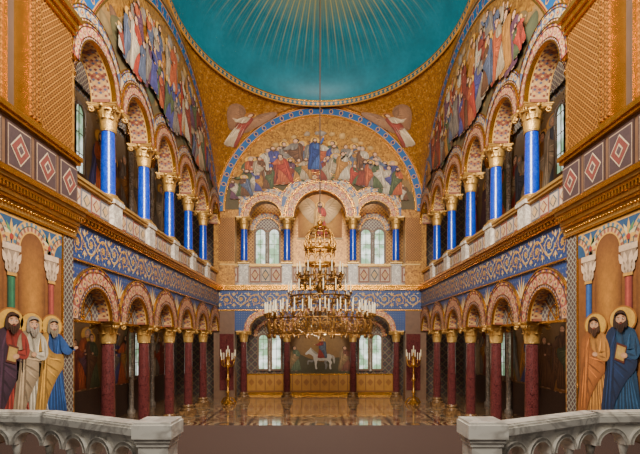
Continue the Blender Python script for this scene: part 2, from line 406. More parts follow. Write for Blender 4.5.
# ------------------------------------------------------------------ painted figures
def spl(p,n=4):
    out=[];N=len(p)
    for i in range(N):
        a,b,c,d=p[i-1],p[i],p[(i+1)%N],p[(i+2)%N]
        for k in range(n):
            t=k/n
            out.append(tuple(.5*(2*b[j]+(c[j]-a[j])*t+(2*a[j]-5*b[j]+4*c[j]-d[j])*t*t+(3*b[j]-a[j]-3*c[j]+d[j])*t**3) for j in (0,1)))
    return out
def el(cx,cy,rx,ry,n=14,a0=0): return [(cx+rx*cos(a0+2*pi*i/n),cy+ry*sin(a0+2*pi*i/n)) for i in range(n)]
SKIN=S(206,154,116)
def fig(mb,mp,x,z,h,robe,cloak,hair,face=1,halo=False,beard=False,lift=0.,lean=0.,arm=0,big=False,book=False,wings=None,wid=1.):
    L=[lift]; SD=(1.15,.8) if big else (1.2,.68)
    T=lambda px,py:mp(x+(px*face*wid+lean*py)*h,z+py*h,L[0])
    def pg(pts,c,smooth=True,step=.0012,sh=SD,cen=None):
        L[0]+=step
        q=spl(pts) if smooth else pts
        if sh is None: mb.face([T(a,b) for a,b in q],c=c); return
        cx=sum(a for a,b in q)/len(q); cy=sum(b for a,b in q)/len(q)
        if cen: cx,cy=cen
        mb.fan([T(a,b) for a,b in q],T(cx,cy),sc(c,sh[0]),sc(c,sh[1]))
    def ln(a,b,w,c):
        dx,dy=b[0]-a[0],b[1]-a[1]; l=sqrt(dx*dx+dy*dy) or 1; nx,ny=-dy/l*w,dx/l*w
        L[0]+=.0004
        mb.face([T(p,q) for p,q in ((a[0]-nx*.2,a[1]-ny*.2),((a[0]+b[0])/2-nx,(a[1]+b[1])/2-ny),(b[0]-nx*.3,b[1]-ny*.3),(b[0]+nx*.3,b[1]+ny*.3),((a[0]+b[0])/2+nx,(a[1]+b[1])/2+ny),(a[0]+nx*.2,a[1]+ny*.2))],c=c)
    if wings:
        for s in (-1,1):
            pg([(s*.04,.58),(s*.07,.8),(s*.17,1.0),(s*.32,1.12),(s*.47,1.12),(s*.54,1.0),(s*.52,.84),(s*.44,.68),(s*.34,.54),(s*.24,.42),(s*.15,.4)],wings,cen=(s*.26,.86),sh=(1.2,.72))
            for k in range(7):
                t=k/6; ln((s*(.1+.05*t),.72+.2*t),(s*(.2+.3*t),.43+.5*t),.012,sc(wings,.7))
            pg([(s*.05,.7),(s*.1,.88),(s*.22,1.02),(s*.38,1.08),(s*.3,.94),(s*.18,.8)],sc(wings,.8))
    if halo:
        pg(el(0,.905,.125,.118,20),S(150,92,30),False,sh=None); pg(el(0,.905,.112,.105,20),S(216,162,64),False,sh=(1.1,.85))
    pg([(-.07,.0),(-.03,.03),(-.05,.05),(-.1,.02)],sc(SKIN,.7)); pg([(.02,.0),(.09,.0),(.08,.03),(.03,.05)],sc(SKIN,.7))
    pg([(-.05,.845),(.05,.845),(.115,.80),(.128,.70),(.105,.58),(.13,.42),(.155,.2),(.17,.03),(.06,.015),(-.06,.02),(-.17,.03),(-.155,.2),(-.13,.42),(-.105,.58),(-.128,.70),(-.115,.80)],robe,cen=(-.03,.5),sh=(1.3,.6))
    for k in range(9):
        q=-.13+k*.033+random.uniform(-.01,.01)
        ln((q*.6,random.uniform(.5,.68)),(q*1.2,.03),.01,sc(robe,.45 if k%2 else .65))
        ln((q*.6+.013,random.uniform(.4,.6)),(q*1.2+.016,.05),.007,sc(robe,1.5))
    ln((.0,.8),(.03,.6),.012,sc(robe,.5)); ln((-.06,.8),(-.03,.6),.012,sc(robe,.55)); ln((.07,.78),(.05,.62),.01,sc(robe,1.5))
    if cloak:
        pg([(-.05,.85),(-.13,.80),(-.155,.65),(-.15,.45),(-.19,.06),(-.11,.02),(-.05,.2),(.04,.38),(.125,.5),(.12,.62),(.02,.64),(-.05,.72)],cloak,cen=(-.07,.5),sh=(1.3,.55))
        for a,b in (((-.1,.78),(-.13,.1)),((-.06,.7),(-.09,.12)),((-.04,.62),(.1,.54)),((-.08,.55),(.06,.46)),((-.1,.45),(-.01,.32)),((-.09,.38),(-.05,.2)),((-.12,.6),(-.16,.1))): ln(a,b,.01,sc(cloak,.45))
        for a,b in (((-.08,.68),(-.11,.1)),((-.06,.6),(.09,.57)),((-.07,.5),(.03,.41)),((-.05,.8),(-.09,.66)),((-.11,.5),(-.145,.1))): ln(a,b,.008,sc(cloak,1.5))
    ac=sc(robe,1.05)
    if arm==0:
        pg([(.085,.81),(.135,.76),(.16,.64),(.12,.57),(.03,.605),(.025,.65),(.09,.65),(.085,.72)],ac,cen=(.125,.66)); ln((.12,.75),(.13,.6),.012,sc(robe,.5)); ln((.05,.62),(.12,.6),.01,sc(robe,.5))
        pg(el(.01,.63,.028,.022),SKIN,False)
    elif arm==1:
        pg([(.085,.81),(.13,.77),(.2,.86),(.235,.98),(.2,1.0),(.155,.9),(.09,.74)],ac); pg(el(.22,1.015,.022,.03),SKIN,False)
    else:
        pg([(.085,.81),(.13,.78),(.22,.68),(.27,.66),(.27,.7),(.2,.62),(.1,.66)],ac); pg(el(.285,.69,.03,.018),SKIN,False)
    if book: pg([(-.06,.56),(.03,.53),(.055,.68),(-.035,.71)],S(96,44,30),False); pg([(-.05,.575),(.025,.55),(.045,.665),(-.03,.69)],S(190,150,80),False); pg(el(.03,.6,.03,.024),SKIN,False)
    pg([(-.03,.83),(.03,.83),(.025,.88),(-.025,.88)],sc(SKIN,.6),False)
    pg(el(-.004,.915,.06,.07,16),hair,False)
    if beard or big: pg([(-.062,.92),(-.066,.85),(-.04,.835),(-.03,.9)],sc(hair,.8)); pg([(.058,.92),(.062,.85),(.04,.835),(.03,.9)],sc(hair,.8))
    pg(el(.004,.902,.044,.058,16),SKIN,False,cen=(-.008,.905),sh=(1.2,.82))
    if beard: pg([(-.042,.892),(-.02,.872),(.006,.88),(.03,.872),(.05,.892),(.04,.84),(.006,.79),(-.03,.84)],sc(hair,1.15))
    if big:
        dk=S(60,34,22)
        for s in (-1,1):
            pg(el(.006+s*.021,.912,.014,.009,10),sc(SKIN,.8),False,sh=None)
            ln((.006+s*.008,.925),(.006+s*.036,.922),.004,dk); pg(el(.006+s*.02,.909,.009,.005,10),S(226,214,196),False,sh=None); pg(el(.006+s*.02,.909,.0045,.005,8),dk,False,sh=None)
        pg([(.004,.918),(.012,.916),(.02,.887),(.006,.882),(-.004,.887)],sc(SKIN,1.1),sh=(1.2,.8)); ln((-.006,.881),(.02,.881),.003,sc(SKIN,.5)); pg(el(.006,.868,.016,.004,10),S(150,70,60),False,sh=None)
        pg([(-.05,.935),(-.03,.968),(.01,.975),(.045,.96),(.054,.93),(.03,.955),(-.02,.955)],sc(hair,1.1))
        if beard:
            for k in range(7): ln((-.03+k*.012,.87),(-.018+k*.008,.8),.003,sc(hair,.6 if k%2 else 1.7))
    elif not wings:   # small painted faces: brow, eyes and mouth
        dk=sc(hair,.7)
        for s in (-1,1): ln((.006+s*.008,.913),(.006+s*.032,.911),.006,dk)
        ln((-.006,.872),(.018,.872),.005,S(130,60,50))
def bl(c,k=.2,o=S(140,96,52)): return tuple(a*(1-k)+b*k for a,b in zip(c,o))
PAL=[bl(c) for c in (S(166,40,32),S(122,34,30),S(200,184,156),S(174,152,120),S(40,62,134),S(52,84,56),S(174,116,44),S(90,56,38),S(120,114,106),S(84,46,80),S(180,80,42),S(62,90,120))]
HAIR=[S(60,38,24),S(96,64,36),S(150,140,128),S(40,28,20)]
def crowd(root,mp,n,u0,u1,basef,hf,lift,dim=1.,pal=PAL,name='painted_figure',lo=.8):
    for i in range(n):
        u=u0+(u1-u0)*(i+.5+random.uniform(-.3,.3))/n; z=basef(u)+random.uniform(-.08,.08); h=hf(u)*random.uniform(lo,1.08)
        if h<.5: continue
        mb=MB(); r,c=random.sample(pal,2)
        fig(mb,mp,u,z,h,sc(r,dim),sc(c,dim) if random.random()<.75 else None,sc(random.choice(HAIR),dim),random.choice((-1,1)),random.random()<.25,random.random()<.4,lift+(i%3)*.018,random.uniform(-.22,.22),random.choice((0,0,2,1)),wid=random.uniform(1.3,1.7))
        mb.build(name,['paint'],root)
def blobs(root,mp,n,u0,u1,zf,size,cols,lift,name):
    for i in range(n):
        m=MB(); u=u0+(u1-u0)*(i+.5+random.uniform(-.3,.3))/n; z=zf(u); s=size*random.uniform(.6,1.2); k=random.randint(6,9)
        p=[(u+s*cos(2*pi*j/k)*random.uniform(.7,1.25),z+s*.7*sin(2*pi*j/k)*random.uniform(.7,1.25)) for j in range(k)]
        c=random.choice(cols)
        m.fan([mp(a,b,lift+.001*i) for a,b in spl(p)],mp(u,z+.2*s,lift+.001*i),sc(c,1.5),sc(c,.75))
        m.build(name,['paint'],root)
# ================================================================== SETTING
XW=5.3; YB=22.83
CY=[11.33+2.3*i for i in range(5)]; BAY=[9.03+2.3*i for i in range(7)]
def frs(sd,x0): return lambda u,d,z:(sd*(x0-d),u,z)
def frb(y0): return lambda u,d,z:(u,y0-d,z)
b=MB(); b.box(-8.2,8.2,-1,25.2,-.2,0); struct(b.build('floor',['floor_mosaic']))
b=MB(); b.box(-4.95,4.95,-1,8.5,.005,1.4); b.box(-2.6,2.6,8.5,8.8,.005,1.2); b.box(-2.6,2.6,8.8,9.1,.005,.9); b.box(-2.6,2.6,9.1,9.4,.005,.6); b.box(-2.6,2.6,9.4,9.7,.005,.3)
struct(b.build('floor',['brown_carpet']))
ZS1,ZS2=3.45,8.77
WN=[0]
def window(xc,z0,w,h,f):
    WN[0]+=1; b=MB(); r=w/2; zs=z0+h-r
    out=[(-r-.1,z0-.1),(r+.1,z0-.1)]+[((r+.1)*cos(pi*i/14),zs+(r+.1)*sin(pi*i/14)) for i in range(15)]
    inn=[(-r,z0),(r,z0)]+[(r*cos(pi*i/14),zs+r*sin(pi*i/14)) for i in range(15)]
    for i in range(len(out)):
        j=(i+1)%len(out)
        b.face([f(xc+out[i][0],.08,out[i][1]),f(xc+out[j][0],.08,out[j][1]),f(xc+inn[j][0],.08,inn[j][1]),f(xc+inn[i][0],.08,inn[i][1])])
        b.face([f(xc+inn[i][0],.08,inn[i][1]),f(xc+inn[j][0],.08,inn[j][1]),f(xc+inn[j][0],0,inn[j][1]),f(xc+inn[i][0],0,inn[i][1])])
        b.face([f(xc+out[i][0],.08,out[i][1]),f(xc+out[j][0],.08,out[j][1]),f(xc+out[j][0],-.0,out[j][1]),f(xc+out[i][0],-.0,out[i][1])])
    o=struct(b.build('window_%d'%WN[0],['stone_brown']))
    p=MB(); p.face([f(xc+a,.01,c) for a,c in inn]); p.build('pane',['window_pane'],o)
    q=MB(); q.fbox(f,xc-.012,xc+.012,.012,.035,z0,zs+r)
    for k in range(1,4): q.fbox(f,xc-r,xc+r,.012,.03,z0+(zs-z0)*k/3-.012,z0+(zs-z0)*k/3+.012)
    q.build('glazing_bar',['stone_brown'],o)
EG=['enamel','gold']
for sd in (-1,1):
    fr=frs(sd,XW); nm=SIDE[sd]
    b=MB()
    for i in range(6):
        c=(BAY[i]+BAY[i+1])/2
        arch_wall(b,fr,BAY[i],BAY[i+1],c,.7,ZS1,4.66,-.25,.25,mf=0)
    w=struct(b.build('wall_'+nm,['frieze_blue','enamel']))
    for i in range(6):
        c=(BAY[i]+BAY[i+1])/2
        a=MB(); archivolt(a,fr,c,ZS1,.7,1.17,1.148,.25,.3,cell=.24); a.build('archivolt',EG,w)
        a=MB(); spandrel_leaves(a,fr,BAY[i],4.04,.6,.255); a.build('leaf_ornament',['paint'],w)
        D=-.02
        a=MB(); a.face([fr(c+.71*cos(pi*k/18),D,ZS1+.71*sin(pi*k/18)) for k in range(19)]); a.fbox(fr,c-.72,c+.72,D-.06,D+.05,ZS1-.06,ZS1,m=1)
        for th in (.25,.5,.75): a.tube([fr(c,D+.01,ZS1),fr(c+.7*cos(pi*th),D+.01,ZS1+.7*sin(pi*th))],.018,5,m=1)
        a.tube([fr(c+.36*cos(pi*k/14),D+.01,ZS1+.36*sin(pi*k/14)) for k in range(15)],.018,5,m=1)
        struct(a.build(trimname(),['lunette_lattice','gold']))
    b=MB()
    for i in range(6):
        c=(BAY[i]+BAY[i+1])/2
        arch_wall(b,fr,BAY[i],BAY[i+1],c,.8,ZS2,9.6,-.25,.25,mf=0)
    struct(b.build('wall_'+nm,['gold_mosaic','enamel']))
    for i in range(6):
        c=(BAY[i]+BAY[i+1])/2
        a=MB(); archivolt(a,fr,c,ZS2,.8,1.13,1.148,.25,.34,pal=AROSE,cell=.24); struct(a.build(trimname(),EG))
        a=MB(); archivolt(a,fr,c,ZS2,1.13,1.46,1.148,.25,.31,pal=ABLUE,cell=.3); struct(a.build(trimname(),EG))
    b=MB()
    pts=[(y,6.5+sqrt(7.35**2-(y-15.9)**2)) for y in [9.3+13.2*k/40 for k in range(41)]]
    for (a,za),(e,ze) in zip(pts,pts[1:]): b.face([fr(a,.05,9.6),fr(e,.05,9.6),fr(e,.05,ze),fr(a,.05,za)])
    struct(b.build('wall_'+nm,['gold_mosaic']))
    b=MB(); b.fbox(fr,8.75,9.4,-.5,.2,0,14); struct(b.build('wall_'+nm,['gold_mosaic']))
    b=MB(); b.fbox(fr,9.03,22.58,-.25,.27,4.66,5.45); t=struct(b.build(trimname(),['frieze_blue']))
    s=MB(); scrolls(s,fr,9.1,22.55,4.7,5.42,.275,24); s.build('scroll_ornament',['paint'],t)
    b=MB()
    for z0,z1,d,m in ((4.64,4.68,.3,0),(5.42,5.48,.34,0),(5.48,5.53,.3,1),(5.53,5.6,.42,0),(5.6,5.68,.48,0)): b.fbox(fr,9.03,22.58,-.25,d,z0,z1,m=m)
    for k in range(88): b.fbox(fr,9.1+k*.153,9.1+k*.153+.08,.3,.4,5.47,5.54,m=0)
    struct(b.build(trimname(),['gold','frieze_blue']))
    # outer aisle wall with blind arcades, slabs
    b=MB(); b.box(min(sd*7.9,sd*8.1),max(sd*7.9,sd*8.1),5,25,0,13.4); struct(b.build('wall_outer_'+nm,['diaper_blue']))
    fo=frs(sd,7.9)
    for zs in (3.7,11.3):
        for i in range(6):
            c=(BAY[i]+BAY[i+1])/2+.35
            a=MB(); archivolt(a,fo,c,zs,.86,1.12,1.14,.05,.16,cell=.3); struct(a.build(trimname(),EG))
            a=MB(); a.face([fo(c+.87*cos(pi*k/16),.1,zs+.87*sin(pi*k/16)) for k in range(17)]); struct(a.build(trimname(),['tympanum_grey']))
            a=MB(); X,Y,_=fo(c+1.15,.16,0); z0=0 if zs<5 else 5.6
            a.lathe([(.16,0),(.16,.12),(.1,.2),(.09,zs-z0-.4),(.1,zs-z0-.38)],X,Y,z0,14); a.lathe([(.1,zs-z0-.4),(.13,zs-z0-.2),(.2,zs-z0-.06),(.2,zs-z0)],X,Y,z0,14,m=1)
            struct(a.build(trimname(),['marble_grey','gold']))
    window(14.0,8.4,.5,2.2,frs(sd,7.8)); window(14.62,8.4,.5,2.2,frs(sd,7.8))
    window(18.6,1.5,.5,1.9,frs(sd,7.8)); window(19.22,1.5,.5,1.9,frs(sd,7.8))
    b=MB(); b.box(min(sd*5.05,sd*7.9),max(sd*5.05,sd*7.9),8.5,8.74,0,13.2); struct(b.build('wall_lightblock_'+nm,['diaper_dark']))  # unseen end wall, added to block world light leaking into the aisle
    b=MB(); b.box(min(sd*5.1,sd*7.9),max(sd*5.1,sd*7.9),8.8,24.85,5.35,5.6); struct(b.build('ceiling',['stone_brown']))
    b=MB(); b.box(min(sd*5.3,sd*7.9),max(sd*5.3,sd*7.9),8.8,24.85,13.2,13.4); struct(b.build('ceiling',['diaper_dark']))
# back wall
fb=frb(YB)
for s in (-1,1):
    b=MB(); b.fbox(fb,*sorted((s*4.25,s*5.3)),-.25,.25,0,4.5,m=1)
    b.fbox(fb,*sorted((s*4.3,s*5.0)),.25,.28,.5,3.3,m=3)
    b.fbox(fb,*sorted((s*4.25,s*5.3)),-.25,.25,5.6,9.5,m=0)
    b.fbox(fb,*sorted((s*4.27,s*5.06)),.25,.28,6.95,9.1,m=2); struct(b.build('wall_back',['gold_mosaic','stone_brown','diaper_gold','porphyry']))
b=MB()
for s in (-1,1): arch_wall(b,fb,*sorted((s*1.65,s*4.25)),s*2.725,.78,ZS1,4.55,-.25,.25,mf=0)
arch_wall(b,fb,-1.65,1.65,0,1.3,ZS1,4.55,-.25,.25,.75,mf=0)
struct(b.build('wall_back',['frieze_blue','enamel']))
b=MB()
for s in (-1,1): arch_wall(b,fb,*sorted((s*1.65,s*4.25)),s*2.725,.8,9.12,10.6,-.25,.25,mf=0)
arch_wall(b,fb,-1.65,1.65,0,1.3,9.12,11.2,-.25,.25,mf=0)
struct(b.build('wall_back',['gold_mosaic','enamel']))
b=MB()
xs=[-5.2+10.4*k/60 for k in range(61)]
for a,e in zip(xs,xs[1:]):
    zb=lambda x:(11.2 if abs(x)<1.65 else 10.6 if abs(x)<4.1 else 9.4)
    m_=(a+e)/2; zt=lambda x:max(9.4+sqrt(max(0,5.2**2-x*x)),9.4)
    b.face([fb(a,.2,min(zb(m_),zt(a))-.05),fb(e,.2,min(zb(m_),zt(e))-.05),fb(e,.2,zt(e)),fb(a,.2,zt(a))])
struct(b.build('wall_back',['gold_mosaic']))
def AV(*a,**k):
    q=MB(); archivolt(q,*a,**k); struct(q.build(trimname(),EG))
for s in (-1,1):
    AV(fb,s*2.725,ZS1,.78,1.06,1.075,.25,.31,cell=.34)
    AV(fb,s*2.725,9.12,.8,1.12,1.3,.25,.38,cell=.36); AV(fb,s*2.725,9.12,1.12,1.52,1.3,.25,.36,pal=ABLUE,cell=.45)
AV(fb,0,ZS1,1.3,1.62,1.65,.25,.33,.75,cell=.4)
AV(fb,0,9.12,1.3,1.72,1.85,.25,.42,cell=.45); AV(fb,0,9.12,1.72,2.2,1.9,.25,.4,pal=ABLUE,cell=.5)
b=MB(); b.fbox(fb,-5.05,5.05,-.25,.27,4.5,5.5); t=struct(b.build(trimname(),['frieze_blue']))
s_=MB(); scrolls(s_,fb,-5,5,4.56,5.46,.275,14); s_.build('scroll_ornament',['paint'],t)
b=MB()
for z0,z1,d in ((4.47,4.52,.3),(5.48,5.56,.34),(5.56,5.64,.42),(5.64,5.72,.5)): b.fbox(fb,-5.05,5.05,-.25,d,z0,z1)
for k in range(66): b.fbox(fb,-5+k*.152,-5+k*.152+.08,.3,.41,5.5,5.57)
struct(b.build(trimname(),['gold']))
b=MB(); b.box(-8,8,24.9,25.1,0,13.4,m=0); b.box(-5.6,5.6,24.87,24.9,5.6,11.4,m=1); wo=struct(b.build('wall_outer_back',['diaper_dark','diaper_light']))
b=MB(); b.box(-5.1,5.1,22.9,24.87,5.35,5.6); struct(b.build('ceiling',['stone_brown']))
b=MB(); b.box(-5.3,5.3,22.9,24.87,11.3,11.5); struct(b.build('ceiling',['diaper_dark']))
b=MB(); b.box(-4.2,4.2,24.8,24.87,.1,1.1); b.box(-4.2,4.2,24.76,24.87,1.1,1.16,m=1); b.box(-4.2,4.2,24.74,24.87,.0,.14,m=1); struct(b.build('baseboard_back',['wainscot_gold','gold']))
# dome + pendentives
b=MB(); n=96; rows=[]
for i in range(25):
    f=pi/2*i/24*.999; rows.append([(5.15*cos(f)*cos(2*pi*k/n),15.9+6.2*cos(f)*sin(2*pi*k/n),14.65+2.6*sin(f)) for k in range(n)])
b.grid(rows,True); cei=struct(b.build('ceiling',['dome_teal']),'teal dome with golden sun rays and stars')
def ringtrim(prof,m,vs):
    b=MB(); b.grid([[((5.15-p)*cos(2*pi*k/n),15.9+(6.2-p)*sin(2*pi*k/n),14.65+q) for k in range(n)] for p,q in prof],True,uvf=lambda i,j:(j*.375,vs[i])); struct(b.build(trimname(),[m]))
ringtrim(((-.02,-.04),(.05,-.03),(.06,.0),(.03,.03),(-.02,.05)),'gold',[0,0,0,0,0])
ringtrim(((.0,-.28),(.06,-.27),(.06,-.04)),'rim_teal',[0,.05,1])
ph0=math.asin((9.4-6.5)/7.35)
def pendP(sx,sy,t,s):
    th=t*pi/2; A=Vector((sx*5.2*cos(th),15.9+sy*6.68,9.4+5.2*sin(th)))
    ph=ph0+(pi/2-ph0)*t; B=Vector((sx*5.05,15.9+sy*7.35*cos(ph),6.5+7.35*sin(ph)))
    a=s*pi/2; Q=Vector((sx*5.15*sin(a),15.9+sy*6.2*cos(a),14.65))
    A1=Vector((0,15.9+sy*6.68,14.6)); B1=Vector((sx*5.05,15.9,13.85))
    return A.lerp(B,s)+(Q-A1.lerp(B1,s))*t*t, A, B
b=MB()
for sx in (-1,1):
    for sy in (-1,1):
        N=26
        def w(t): _,A,B=pendP(sx,sy,t,0); return (A-B).length
        b.grid([[pendP(sx,sy,i/N,j/N)[0] for j in range(N+1)] for i in range(N+1)],uvf=lambda i,j:(((j/26)-.5)*w(i/26),i/26*8.2))
        b.grid([[pendP(sx,sy,i/N,1)[2] for i in range(N+1)],[pendP(sx,sy,i/N,1)[0] for i in range(N+1)]],uvf=lambda i,j:(i*.5,j*.3))
        b.grid([[pendP(sx,sy,i/N,0)[1] for i in range(N+1)],[pendP(sx,sy,i/N,0)[0] for i in range(N+1)]],uvf=lambda i,j:(i*.5,j*.3))
struct(b.build('ceiling',['pendentive_gold']),'gold pendentives carrying the dome')
# big arch borders
def border(fr,uc,zc,r0,r1,a0,a1,d0,d1,n=64):
    b=MB()
    P=lambda a,r,d:fr(uc+r*cos(a),d,zc+r*sin(a)); rm=(r0+r1)/2
    for i in range(n):
        a,e=a0+(a1-a0)*i/n,a0+(a1-a0)*(i+1)/n
        b.face([P(a,r0,d1),P(e,r0,d1),P(e,r1,d1),P(a,r1,d1)],uv=[(a*rm,0),(e*rm,0),(e*rm,1),(a*rm,1)])
        for r in (r0,r1): b.face([P(a,r,d0),P(e,r,d0),P(e,r,d1),P(a,r,d1)],m=1)
        for r in (r0,r1-.05): b.face([P(a,r,d1+.02),P(e,r,d1+.02),P(e,r+.05,d1+.02),P(a,r+.05,d1+.02)],m=1)
    return struct(b.build(trimname(),['border_blue','gold']))
border(fb,0,9.4,4.72,5.22,0,pi,.2,.34)
for sd in (-1,1): border(frs(sd,XW),15.9,6.5,6.9,7.45,ph0,pi-ph0,.05,.28)
# ------------------------------------------------------------------ wing walls by the stair
for sd in (-1,1):
    nm=SIDE[sd]; fr=frs(sd,4.95)
    b=MB(); b.fbox(fr,4.5,9.05,-.4,0,0,6.65); w=struct(b.build('wall_front_'+nm,['ochre_mosaic']))
    b=MB(); b.fbox(fr,8.02,9.05,-.4,0,6.65,14,m=3); b.fbox(fr,7.62,7.98,-.4,.05,6.65,14,m=2); b.fbox(fr,4.5,7.62,-.4,-.2,6.65,14,m=4)
    for k in range(3): b.fbox(fr,7.66+k*.1,7.72+k*.1,.05,.08,6.8,14,m=3)
    for u in (6.9,7.3): b.fbox(fr,u,u+.08,-.2,-.14,6.65,14,m=2)
    b.fbox(fr,6.98,7.3,-.2,-.17,6.65,14,m=3)
    for z0,z1,d in ((9.1,9.18,.06),(9.18,9.3,.12),(9.3,9.4,.2)): b.fbox(fr,8.0,9.08,-.4,d,z0,z1,m=2)
    struct(b.build('wall_front_'+nm,['ochre_mosaic','mosaic_grey','gold','diaper_gold','plaster_dark']))
    b=MB(); b.fbox(fr,8.7,9.05,0,.02,0,5.2,m=1); b.fbox(fr,8.66,8.7,0,.03,0,5.2,m=2); struct(b.build(trimname(),['ochre_mosaic','mosaic_grey','gold']))
    b=MB()
    for z0,z1,d,m in ((5.03,5.08,.05,0),(5.08,5.22,.04,1),(5.22,5.28,.1,0),(5.28,5.35,.12,1),(5.35,5.42,.14,0),(5.42,5.48,.2,0),(5.48,5.53,.23,1),(5.53,5.62,.28,0)): b.fbox(fr,4.5,9.12,-.2,d,z0,z1,m=m)
    for k in range(58): b.fbox(fr,4.5+k*.079,4.54+k*.079,.1,.2,5.34,5.42,m=0)
    for k in range(58):
        u=4.5+k*.079; X,Y,Z=fr(u,.06,5.15); b.ball(X,Y,Z,.028,6)
    struct(b.build(trimname(),['gold','goldpale']))
    t=empty('gallery_parapet',(sd*4.9,8,5.62),'marble parapet with dark diamond panels beside the gold pier on the %s'%nm,'parapet','parapets beside the gold piers')
    b=MB(); b.fbox(fr,5.4,9.1,.005,.06,5.62,6.5); b.build('slab',['stone_brown'],t)
    b=MB(); b.fbox(fr,5.4,9.12,.005,.14,6.5,6.56); b.fbox(fr,5.4,9.12,.005,.18,6.56,6.65); b.build('top_rail',['gold'],t)
    for k in range(5):
        u=5.9+k*.72; q=MB(); q.fbox(fr,u-.31,u+.31,.06,.085,5.7,6.44,c=S(54,32,26))
        q.fbox(fr,u-.28,u+.28,.085,.09,5.74,6.4,c=S(150,122,96)); q.fbox(fr,u-.265,u+.265,.09,.095,5.76,6.38,c=S(62,44,44))
        q.face([fr(u,.1,5.8),fr(u+.24,.1,6.07),fr(u,.1,6.34),fr(u-.24,.1,6.07)],c=S(180,156,124)); q.face([fr(u,.104,5.83),fr(u+.215,.104,6.07),fr(u,.104,6.31),fr(u-.215,.104,6.07)],c=S(108,50,42))
        q.face([fr(u,.108,5.95),fr(u+.1,.108,6.07),fr(u,.108,6.19),fr(u-.1,.108,6.07)],c=S(170,146,114)); q.face([fr(u,.11,5.99),fr(u+.07,.11,6.07),fr(u,.11,6.15),fr(u-.07,.11,6.07)],c=S(74,56,56))
        q.build('diamond_panel',['paint'],t)
    # saints mural
    t=empty('saint_mural',(sd*4.95,7.6,1.5),'mural of %s haloed saints under painted arches on the %s front wall'%(('three' if sd<0 else 'two'),nm),'mural')
    b=MB(); b.fbox(fr,5.0,8.65,.003,.012,1.42,5.02,c=S(124,74,30)); b.fbox(fr,5,8.65,.012,.016,1.42,2.1,c=S(64,46,30)); b.fbox(fr,5,8.65,.012,.0165,4.55,5.02,c=S(40,72,104))
    for uc in (6.7,7.77):
        q=[(uc-.36,2.1),(uc+.36,2.1),(uc+.36,4.5)]+[(uc+.33*cos(pi*k/12),4.5+.33*sin(pi*k/12)) for k in range(13)]+[(uc-.36,4.5)]
        b.fan([fr(x,.018,z) for x,z in q],fr(uc,.018,3.6),S(184,122,46),S(104,60,26))
    b.fbox(fr,5,8.65,.016,.019,4.97,5.02,c=GOLD)
    b.build('background',['paint'],t)
    a=MB()
    for u in (6.15,7.235,8.25):
        for k in range(7):
            an=pi/2+(k-3)*.5; leaf(a,fr,u,4.66,an,.3*(1-.13*abs(k-3)),.08,.02+.0005*k,(S(200,150,70),S(84,124,84),S(200,180,130))[k%3])
        a.face([fr(u+p,.026,4.66+q) for p,q in el(0,0,.05,.05,10)],c=S(150,52,40))
    a.build('leaf_ornament',['paint'],t)
    for uc in (6.7,7.77,8.72):
        a=MB()
        def P(th,r,d): return fr(uc+r*cos(th),d,4.5+r*sin(th))
        for i in range(24):
            for j,(r0,r1,c1,c2) in enumerate(((.32,.35,GOLD,GOLD),(.35,.42,S(186,146,104),S(136,78,58)),(.42,.44,S(50,70,60),S(50,70,60)),(.44,.5,S(190,146,84),S(70,100,120)),(.5,.52,GOLD,GOLD))):
                x0,x1=pi*i/24,pi*(i+1)/24
                if uc+max(r1*cos(x0),r1*cos(x1))>8.65: continue
                a.face([P(x0,r0,.022),P(x1,r0,.022),P(x1,r1,.022),P(x0,r1,.022)],c=c1 if i%2 else c2)
        a.build('painted_arch',['paint'],t)
    for k,u in enumerate((7.23,8.3)):
        a=MB(); cc=S(44,96,66) if (k==0)==(sd<0) else S(150,64,52)
        if sd>0 and k==1: cc=S(44,82,140)
        for q,(x0,x1,f) in enumerate(((-.09,-.05,.5),(-.05,.0,.9),(.0,.04,1.5),(.04,.07,1),(.07,.09,.6))): a.face([fr(u+x0,.025,1.6),fr(u+x1,.025,1.6),fr(u+x1,.025,4.1),fr(u+x0,.025,4.1)],c=sc(cc,f))
        st=S(190,160,130)
        a.face([fr(u-.1,.03,4.06),fr(u+.1,.03,4.06),fr(u+.12,.03,4.2),fr(u+.19,.03,4.44),fr(u-.19,.03,4.44),fr(u-.12,.03,4.2)],c=sc(st,.6))
        for q in (-.1,-.04,.04,.1):
            leaf(a,fr,u+q*.9,4.08,pi/2-q*3,.2,.09,.034,st); leaf(a,fr,u+q*1.2,4.22,pi/2-q*5,.22,.1,.036,sc(st,1.25))
        a.face([fr(u-.22,.036,4.44),fr(u+.22,.036,4.44),fr(u+.22,.036,4.54),fr(u-.22,.036,4.54)],c=sc(st,1.15)); a.face([fr(u-.11,.037,4.03),fr(u+.11,.037,4.03),fr(u+.11,.037,4.08),fr(u-.11,.037,4.08)],c=GOLD)
        a.build('painted_column',['paint'],t)
    mp=lambda u,v,l,fr=fr:fr(u,l,v)
    if sd<0:
        L_=((7.2,1.62,1.86,S(150,52,40),S(70,44,60),S(64,38,24),True,0,True),(7.72,1.58,1.86,S(200,186,160),S(176,150,116),S(150,136,120),True,0,False),(8.3,1.55,1.88,S(36,76,134),S(196,144,58),S(136,120,96),True,2,False))
    else:
        L_=((8.08,1.55,1.9,S(190,128,58),S(178,104,44),S(76,46,26),True,0,False),(7.36,1.6,1.92,S(36,72,104),S(30,50,86),S(56,34,22),True,0,True))
    for (u,z,h,r,c,hr,be,am,bk) in L_:
        m=MB(); fig(m,mp,u,z,h,r,c,hr,1 if sd<0 else -1,True,be,.04,0,am,True,bk,wid=1.45); m.build('painted_figure',['paint'],t)
